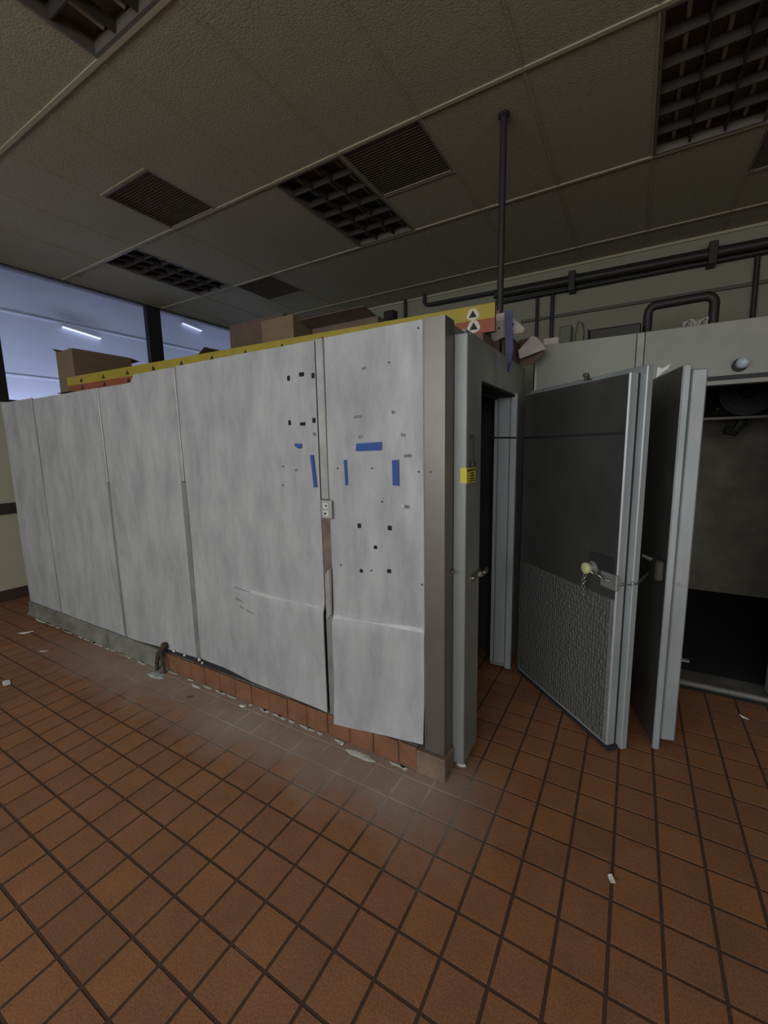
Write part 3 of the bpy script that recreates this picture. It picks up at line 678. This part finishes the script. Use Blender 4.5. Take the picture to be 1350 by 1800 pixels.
# ================================================================ DRAIN PIPE, RESIDUE, LITTER
dp = thing('drain_pipe', (-2.84, 1.60, 0), 'short rusty forked drain pipe at the foot of the cooler', 'pipe')
MB().tube([(-2.81, 1.66, 0.175), (-2.815, 1.625, 0.165), (-2.835, 1.605, 0.13), (-2.86, 1.60, 0.06), (-2.865, 1.60, 0.0)], [0.02, 0.022, 0.02, 0.014, 0.013], 8).build('pipe_body', 'rust', dp, smooth=True)
MB().tube([(-2.822, 1.612, 0.15), (-2.79, 1.60, 0.10), (-2.772, 1.60, 0.0)], [0.014, 0.010, 0.009], 8).build('pipe_leg', 'rust', dp, smooth=True)
MB().lathe((-2.81, 1.652, 0.182), (0, -1, 0.1), [(0, 0.02), (0.012, 0.026), (0.03, 0.02)], 8).build('collar', 'rust', dp)
def blob(name, cx, cy, rx, ry, m, label, cat, h=0.006, n=18, hole=False):
    b = MB(); ctr = b.bm.verts.new((cx, cy, h)); ring = []; out = []
    for k in range(n):
        a = k*2*math.pi/n; r = random.uniform(0.75, 1.15)
        ring.append(b.bm.verts.new((cx+rx*0.6*r*math.cos(a), cy+ry*0.6*r*math.sin(a), h*random.uniform(0.6, 1.2))))
        out.append(b.bm.verts.new((cx+rx*r*math.cos(a), cy+ry*r*math.sin(a), 0.0005)))
    for k in range(n):
        j = (k+1) % n; b.bm.faces.new((ctr, ring[k], ring[j])); b.bm.faces.new((ring[k], out[k], out[j], ring[j]))
    return tag(b.build(name, m), label, cat)
blob('plaster_splat', -2.80, 1.555, 0.085, 0.04, 'residue', 'crusty pale plaster splat on the floor under the drain pipe', 'splat')
blob('plaster_lump', -0.645, 1.785, 0.024, 0.014, 'caulk', 'white plaster lump on the floor at the cooler door casing', 'debris', 0.02, 10)
blob('plaster_lump', -2.43, 1.60, 0.05, 0.012, 'caulk', 'flat white plaster smear at the base tiles right of the drain pipe', 'debris', 0.004, 10)
blob('plaster_lump', -4.72, 1.60, 0.09, 0.012, 'caulk', 'long white plaster smear at the far left foot of the cooler', 'debris', 0.005, 10)
blob('plaster_lump', -1.12, 1.60, 0.09, 0.025, 'caulk', 'faint chalky smear on the floor before the rightmost cooler panel', 'debris', 0.003, 12)
def scrap(cx, cy, l, w, rz, label, z=0.0, m='paper', cat='litter', lift=0.01):
    c, s_ = math.cos(rz), math.sin(rz)
    pts = [(-l, -w, lift), (-l*0.2, -w*1.2, 0.0015), (l, -w*0.7, lift*0.7), (l*0.8, w, lift*0.4), (0, w*1.1, 0.0015), (-l*0.9, w*0.8, lift*0.5)]
    b = MB().prism([(cx+a*c-b_*s_, cy+a*s_+b_*c, z+h) for a, b_, h in pts], (0, 0, 0.0012))
    return tag(b.build('paper_scrap', m), label, cat, 'scraps lying on the tile floor')
scrap(-1.973, 1.60, 0.022, 0.012, 0.2, 'bright white folded scrap on the floor before the cooler base tiles')
scrap(-1.245, 1.62, 0.010, 0.009, 0.6, 'tiny white chip on the floor near the right end of the tile base')
scrap(-4.52, 1.42, 0.055, 0.016, 0.9, 'white paper strip on the floor at far left, nearest the cooler end')
scrap(-3.61, 0.99, 0.045, 0.018, -0.3, 'white paper scrap on the floor at the left frame edge')
scrap(0.017, 1.518, 0.018, 0.008, 1.9, 'small white scrap on the floor below the open doors')
scrap(0.62, 2.90, 0.025, 0.007, -0.7, 'pale splinter on the floor before the right-hand doorway')
scrap(-3.95, 1.336, 0.04, 0.012, 0.5, 'faint pale scrap on the floor between the far left scraps', m='cardwhite')
scrap(-2.35, 1.50, 0.020, 0.006, 0.9, 'dark splinter on the dusty floor right of the drain pipe', m='rust')

# ================================================================ BLUE TAPE, TAG
def tape(pts, label):
    b = MB().prism([(x_, YFc-0.0075, z_) for x_, z_ in pts], (0, 0.0035, 0))
    return tag(b.build('tape_strip', 'bluetape'), label, 'tape', 'blue painter tape on the cooler panels')
tape([(-1.501, 1.576), (-1.456, 1.574), (-1.457, 1.553), (-1.478, 1.550), (-1.500, 1.564)], 'shortest blue tape bit, left of the seam below the cut holes')
tape([(-1.401, 1.517), (-1.381, 1.517), (-1.366, 1.357), (-1.386, 1.355)], 'long narrow vertical blue tape just left of the outlet seam')
tape([(-1.120, 1.567), (-0.984, 1.572), (-0.985, 1.535), (-1.125, 1.533)], 'wide horizontal blue tape strip on the rightmost cooler panel')
tape([(-1.195, 1.492), (-1.181, 1.492), (-1.178, 1.373), (-1.190, 1.370)], 'thin vertical blue tape strip right of the outlet seam')
tape([(-0.931, 1.490), (-0.897, 1.492), (-0.897, 1.376), (-0.929, 1.378)], 'broad vertical blue tape strip nearest the cooler corner')
ht = thing('warning_tag', (-0.622, 1.79, 1.38), 'small yellow warning label wrapped round the cooler door casing', 'label')
MB().box(-0.648, -0.6195, 1.7485, 1.7515, 1.387, 1.452).box(-0.6215, -0.6185, 1.7515, 1.865, 1.385, 1.452).build('sticker', 'tag', ht)
b = MB()
for k, (y0, y1, z0, z1) in enumerate(((1.752, 1.862, 1.437, 1.444), (1.80, 1.84, 1.424, 1.430), (1.80, 1.845, 1.412, 1.419), (1.795, 1.85, 1.400, 1.406), (1.78, 1.86, 1.391, 1.395))):
    b.box(-0.6188, -0.6180, y0, y1, z0, z1)
b.build('print_lines', 'mark', ht)
zh = thing('door_pull_rod', (-0.618, 1.795, 1.46), 'thin black rod with hook hanging above the yellow label', 'rod')
MB().tube([(-0.622, 1.81, 1.585), (-0.612, 1.80, 1.592), (-0.606, 1.795, 1.58), (-0.606, 1.797, 1.475)], 0.005, 6).build('rod', 'gasket', zh)
MB().box(-0.615, -0.598, 1.785, 1.81, 1.455, 1.480, 0.003).build('rod_end', 'gasket', zh)
MB().box(-0.622, -0.608, 1.803, 1.817, 1.578, 1.592, 0.002).build('clip', 'gasket', zh)

# ================================================================ THINGS ON TOP OF THE COOLER
def carton(name, x0, x1, y0, y1, z0, z1, m, label, flaps=(), rz=0.0, group='cardboard boxes on the cooler roof', mside=None, cat='box'):
    t = thing(name, ((x0+x1)/2, (y0+y1)/2, z0), label, cat, group)
    th = 0.006
    MB().box(x0, x1, y0, y0+th, z0, z1).box(x0, x1, y1-th, y1, z0, z1).box(x0, x0+th, y0+th, y1-th, z0, z1).box(x1-th, x1, y0+th, y1-th, z0, z1)\
        .box(x0+th, x1-th, y0+th, y1-th, z0, z0+th).build('carton_body', m, t)
    L_ = 0.6*min(x1-x0, y1-y0)/2
    for f, ang in flaps:
        c, s_ = math.cos(ang)*L_, math.sin(ang)*L_
        if f == 'l': p = [(x0, y0+.01, z1), (x0-c, y0+.01, z1+s_), (x0-c, y1-.01, z1+s_), (x0, y1-.01, z1)]
        if f == 'r': p = [(x1, y0+.01, z1), (x1+c, y0+.01, z1+s_), (x1+c, y1-.01, z1+s_), (x1, y1-.01, z1)]
        if f == 'f': p = [(x0+.01, y0, z1), (x0+.01, y0-c, z1+s_), (x1-.01, y0-c, z1+s_), (x1-.01, y0, z1)]
        if f == 'b': p = [(x0+.01, y1, z1), (x0+.01, y1+c, z1+s_), (x1-.01, y1+c, z1+s_), (x1-.01, y1, z1)]
        MB().prism(p, (0, 0, 0.004)).build('flap', m, t)
    if rz:
        t.rotation_euler = (0, 0, rz)
    return t
carton('cardboard_box', -4.66, -4.36, 1.98, 2.50, ZR, 2.475, 'card', 'tall open cardboard box at the far left end of the cooler roof', (('l', 0.5), ('b', -0.2), ('r', math.pi-0.1)))
carton('cardboard_box', -2.39, -2.085, 2.34, 2.80, ZR, 2.470, 'card', 'pale tan cardboard box standing mid cooler roof', ())
carton('cardboard_box', -3.44, -2.74, 2.95, 3.06, ZR, 2.74, 'carddark', 'dark cardboard sheet box behind and left of the pale tan box', (), group=None)
carton('cardboard_box', -2.05, -1.50, 2.50, 3.0, ZR, 2.40, 'carddark', 'dark low cardboard box right of the pale tan box', (('f', 0.15),))
carton('cardboard_box', -3.26, -2.95, 2.20, 2.55, ZR, 2.285, 'carddark', 'low dark flap-topped box left of the pale tan box', (('r', 0.5),))
carton('cardboard_box', -3.62, -3.36, 2.3, 2.6, ZR, 2.30, 'carddark', 'lowest dark box showing just above the yellow board left of middle', ())
ft = MB().box(-4.30, -4.08, 1.80, 2.03-0.06, ZR, 2.068, 0.004).build('carton_pad', 'carddark'); tag(ft, 'dark flattened carton under the left end of the yellow board', 'box', 'flattened cartons under the yellow board')
ft2 = MB().box(-1.06, -0.70, 2.20, 2.42, ZR, 2.118, 0.004).build('carton_pad', 'carddark'); tag(ft2, 'dark flattened carton under the right end of the yellow board', 'box', 'flattened cartons under the yellow board')

# long yellow and orange printed board
A0 = Vector((-4.33, 1.90, 2.072)); B0 = Vector((-0.650, 2.235, 2.122)); bu = (B0-A0); BL = bu.length; bu.normalize()
bnv = Vector((-bu.y, bu.x, 0)).normalized(); bw = bu.cross(bnv)
yb = thing('hazard_board', A0, 'long yellow and orange printed board with black triangles lying along the cooler roof', 'board')
MB().obox(A0, bu, bnv, bw, (0, BL), (0.003, 0.035), (0, 0.136), 0.002).build('board_core', 'carddark', yb)
MB().obox(A0, bu, bnv, bw, (0, BL), (0, 0.003), (0.066, 0.137)).build('yellow_band', 'yellow', yb)
MB().obox(A0, bu, bnv, bw, (0.06, BL), (0, 0.003), (0.0, 0.066)).build('orange_band', 'orange', yb)
MB().obox(A0, bu, bnv, bw, (0, BL), (0.0, 0.035), (0.1365, 0.1385)).build('top_face', 'yellow', yb)
def tri(s_, z, r, white):
    c = A0+bu*s_+bw*z
    if white:
        MB().prism([c+bu*(r*1.5*math.cos(a)*(1+0.12*math.cos(3*a-math.pi/2*3)))+bw*(r*1.4*math.sin(a)) - bnv*0.001 for a in [k*math.pi/9 for k in range(18)]], bnv*0.001).build('white_border', 'whiteprint', yb)
    MB().prism([c+bu*(-r)+bw*(-r*0.7)-bnv*0.002, c+bu*r+bw*(-r*0.7)-bnv*0.002, c+bw*(r)-bnv*0.002], bnv*0.001).build('triangle_mark', 'mark', yb)
k = 0
s_ = BL-0.112
while s_ > 0.1:
    tri(s_, 0.096, 0.021, k == 0); tri(s_+0.004, 0.036, 0.022, k == 0)
    s_ -= 0.307; k += 1

# torn white carton, strap and loose plastic by the black pole
wc = thing('white_carton', (-0.80, 2.75, ZR), 'torn white carton with open flaps above the cooler doorway', 'box')
MB().box(-1.05, -0.70, 2.50, 2.512, ZR, 2.30).box(-1.05, -1.038, 2.512, 3.0, ZR, 2.30).box(-1.038, -0.70, 2.988, 3.0, ZR, 2.22)\
    .box(-1.038, -0.70, 2.512, 2.988, ZR, ZR+0.01).build('carton_body', 'carddark', wc)
MB().prism([(-0.742, 2.49, 2.272), (-0.715, 2.49, 2.278), (-0.665, 2.50, 2.28), (-0.575, 2.56, 2.195), (-0.585, 2.56, 2.175), (-0.66, 2.50, 2.155), (-0.745, 2.49, 2.125)], (0, 0.005, 0)).build('flap', 'cardwhite', wc)
MB().prism([(-0.665, 2.80, 2.13), (-0.60, 2.86, 2.22), (-0.572, 2.87, 2.21), (-0.525, 2.92, 2.145), (-0.66, 2.82, 2.085)], (0.004, 0.005, 0)).build('lower_flap', 'cardwhite', wc)
MB().box(-0.70, -0.688, 2.55, 2.97, ZR, 2.20).build('side_panel', 'carddark', wc)
MB().prism([(-0.70, 2.945, ZR), (-0.70, 2.945, 2.225), (-0.585, 2.945, 2.235), (-0.535, 2.945, 2.13), (-0.60, 2.945, ZR)], (0, 0.012, 0)).build('back_panel', 'carddark', wc)
for (x_, z_, r) in ((-0.632, 2.213, 0.008), (-0.70, 2.20, 0.005), (-0.72, 2.19, 0.005)):
    MB().lathe((x_, 2.4895 if x_ < -0.665 else 2.515, z_), (0, 1, 0), [(-0.004, r), (0.0, r)], 8).build('printed_mark', 'mark', wc)
st = MB().sheet(lambda u, v: (-0.632+0.004*math.sin(v*5)+(u-0.5)*0.040*(1 if v > 0.33 else max(0.05, v/0.33)), 2.43+0.01*u+0.006*math.sin(v*3), 1.945+0.325*v), 2, 14, (0.001, 0.003, 0))
st = st.build('blue_strap', 'ribbon', smooth=True); tag(st, 'dark blue strap hanging from the white carton to a point', 'strap')
pl = MB()
def plast(u, v):
    return (-1.90+0.27*u, 2.62+0.10*v+0.03*math.sin(9*u), 2.475-0.085*u*u+0.03*math.sin(u*11+v*3)*(1-u)-0.035*v)
pl.sheet(plast, 12, 4, (0, 0, 0.004)); pl = pl.build('plastic_sheet', 'paper'); tag(pl, 'crumpled white plastic sheet on the dark low box', 'plastic')

# black pole down to the cooler roof
po = thing('ceiling_pole', (-0.798, 2.85, ZR), 'black steel pole from the ceiling to the cooler roof', 'pole')
MB().tube([(-0.798, 2.85, ZR+0.012), (-0.798, 2.85, ZC)], 0.021, 12).build('pole', 'pipe', po, smooth=True)
MB().lathe((-0.798, 2.85, ZC), (0, 0, -1), [(0, 0.034), (0.015, 0.034), (0.022, 0.024)], 12).build('flange', 'pipe', po)
MB().box(-0.835, -0.76, 2.81, 2.89, ZR+0.001, ZR+0.013).build('foot_plate', 'pipe', po)

# ================================================================ THINGS ON TOP OF THE FREEZER
def pipe(pts, r, label, mm='pipe', group='pipes on the back wall', extra=None, name='wall_pipe'):
    t = thing(name, pts[0], label, 'pipe', group)
    MB().tube(pts, r, 10).build('pipe_run', mm, t, smooth=True)
    if extra: extra(t)
    return t
up_ = pipe([(0.025, 4.2, ZF-0.002), (0.025, 4.2, 2.54)]+[(0.085-0.06*math.cos(a), 4.2, 2.575+0.06*math.sin(a)) for a in [k*math.pi/12 for k in range(7)]]+[(0.392+0.06*math.sin(a), 4.2, 2.582+0.06*math.cos(a)) for a in [k*math.pi/12 for k in range(7)]]+[(0.452, 4.2, 2.54), (0.452, 4.2, ZF-0.002)], 0.034,
     'thick black pipe bent like an arch on the freezer roof', group=None, name='arched_pipe',
     extra=lambda t: [MB().lathe((x_, 4.2, ZF-0.002), (0, 0, 1), [(0, 0.038), (0.02, 0.038), (0.03, 0.036)], 12).build('flange', 'pipe', t) for x_ in (0.025, 0.452)])
dk = thing('black_duct', (-0.19, 4.2, ZF-0.002), 'long black box duct left of the arched pipe', 'duct')
MB().box(-0.385, -0.015, 4.05, 4.35, ZF-0.002, 2.485, 0.01).build('duct_body', 'pipe', dk)
MB().box(-0.40, -0.385, 4.03, 4.37, ZF-0.002, 2.49, 0.004).build('end_flange', 'pipe', dk)
jb = thing('junction_box', (-0.575, 4.2, ZF-0.002), 'dark grey electrical box on the freezer roof beside a curved cable', 'electrical box')
MB().box(-0.635, -0.535, 4.15, 4.25, ZF-0.002, 2.57, 0.005).build('box_body', 'conduit', jb)
MB().box(-0.63, -0.54, 4.142, 4.15, 2.30, 2.565, 0.003).build('cover', 'conduit', jb)
MB().tube([(-0.515, 4.2, ZF), (-0.51, 4.2, 2.5), (-0.49, 4.2, 2.60), (-0.455, 4.2, 2.58), (-0.44, 4.2, 2.5), (-0.46, 4.2, ZF)], 0.009, 6).build('cable', 'conduit', jb, smooth=True)
sb = MB().box(-0.585, -0.485, 3.16, 3.24, ZF-0.002, 2.262, 0.004).build('small_carton', 'cardwhite'); tag(sb, 'small off-white box on the left front of the freezer roof', 'box')
pw = MB().sheet(lambda u, v: (0.20+0.12*u, 3.17+0.06*v, ZF+0.006+0.045*abs(math.sin(u*5+v*2))), 8, 3, (0, 0, 0.003)).build('crumpled_paper', 'cardwhite'); tag(pw, 'crumpled pale paper on the freezer roof near the arched pipe', 'paper')
tp = MB().prism([(0.082, YFz-0.006, 1.928), (0.086, YFz-0.006, 1.992), (0.112, YFz-0.008, 1.982), (0.150, YFz-0.008, 2.006), (0.140, YFz-0.006, 1.978), (0.110, YFz-0.006, 1.958)], (0, 0.004, 0)).build('paper_scrap', 'paper')
tag(tp, 'torn white paper stuck on the freezer header between the doors', 'litter')

# ================================================================ PIPES ON THE BACK WALL
def brackets(xs, z0, z1):
    def f(t):
        for x_ in xs: MB().box(x_-0.035, x_+0.035, 5.24, YB, z0, z1, 0.005).build('pipe_bracket', 'pipe', t)
    return f
pipe([(-2.484, 5.33, ZC), (-2.484, 5.33, 3.42), (-2.46, 5.33, 3.39), (-2.42, 5.33, 3.382), (1.6, 5.33, 3.335), (3.5, 5.33, 3.32)], 0.022, 'highest thin black pipe on the back wall, with an elbow at its left end')
pipe([(-1.55, 5.30, 3.325), (0.0, 5.30, 3.312), (1.6, 5.30, 3.300), (3.5, 5.30, 3.29)], 0.042, 'thickest black pipe, middle of the bundle on the back wall', extra=brackets((-0.70, 0.52), 3.20, 3.40))
pipe([(-1.55, 5.33, 3.245), (1.6, 5.33, 3.245), (3.5, 5.33, 3.24)], 0.020, 'lowest black pipe of the bundle on the back wall')
pipe([(-1.07, 5.36, 3.24), (-1.07, 5.36, 2.21)], 0.018, 'vertical dark pipe dropping from the bundle, farther left of a pair', 'pipe', 'drop pipes on the back wall')
pipe([(-0.906, 5.36, 3.24), (-0.906, 5.36, 2.21)], 0.021, 'vertical dark pipe dropping from the bundle, farther right of a pair', 'pipe', 'drop pipes on the back wall')
pipe([(0.865, 5.36, 3.24), (0.88, 5.36, 2.21)], 0.022, 'vertical dark pipe near the right frame edge', 'pipe', 'drop pipes on the back wall')
pipe([(-1.25, 5.38, 2.995), (3.5, 5.38, 3.0)], 0.016, 'thin grey conduit running level below the black pipes', 'conduit', None)
pipe([(-2.78, 5.36, ZC), (-2.79, 5.36, 2.5)], 0.022, 'short black vertical pipe behind the yellow board', 'pipe', 'drop pipes on the back wall')
vb = thing('valve_box', (-3.0, 5.33, 3.28), 'small black box on the back wall beside a vertical pipe', 'electrical box')
MB().box(-3.08, -2.92, 5.28, YB, 3.27, 3.40, 0.01).build('box_body', 'pipe', vb); MB().box(-3.07, -2.93, 5.272, 5.28, 3.28, 3.39, 0.003).build('cover', 'pipe', vb)

# ================================================================ INSIDE THE FREEZER
ev = thing('evaporator_unit', (0.72, 4.35, 1.66), 'dark fan cooling unit under the freezer ceiling', 'cooling unit')
MB().box(0.52, 1.7, 4.25, 4.75, 1.78, ZF-0.09, 0.01).build('housing', 'fan', ev)
for cx in (0.70, 1.16):
    f = MB().lathe((cx, 4.25, 1.91), (0, -1, 0), [(0, 0.19), (0.03, 0.19), (0.06, 0.17)], 24).build('fan_shroud', 'fan', ev, smooth=True)
    MB().lathe((cx, 4.19, 1.91), (0, -1, 0), [(0, 0.05), (0.02, 0.045), (0.03, 0.02)], 14).build('fan_hub', 'gasket', f)
    for r_ in (0.07, 0.11, 0.15):
        MB().tube([(cx+r_*math.cos(a), 4.175, 1.91+r_*math.sin(a)) for a in [k*math.pi/10 for k in range(20)]], 0.003, 4, closed=True).build('guard_ring', 'conduit', f)
MB().tube([(0.70, 4.3, 1.78), (0.70, 4.3, 1.68), (0.66, 4.3, 1.62), (0.60, 4.3, 1.64)], 0.035, 8).build('drain_elbow', 'fan', ev, smooth=True)
rb = MB().box(0.36, 1.3, 4.18, 4.20, 1.715, 1.735, 0.003).build('hanging_rail', 'header'); tag(rb, 'pale rail across the freezer interior below the fans', 'rail')
rb.parent = None
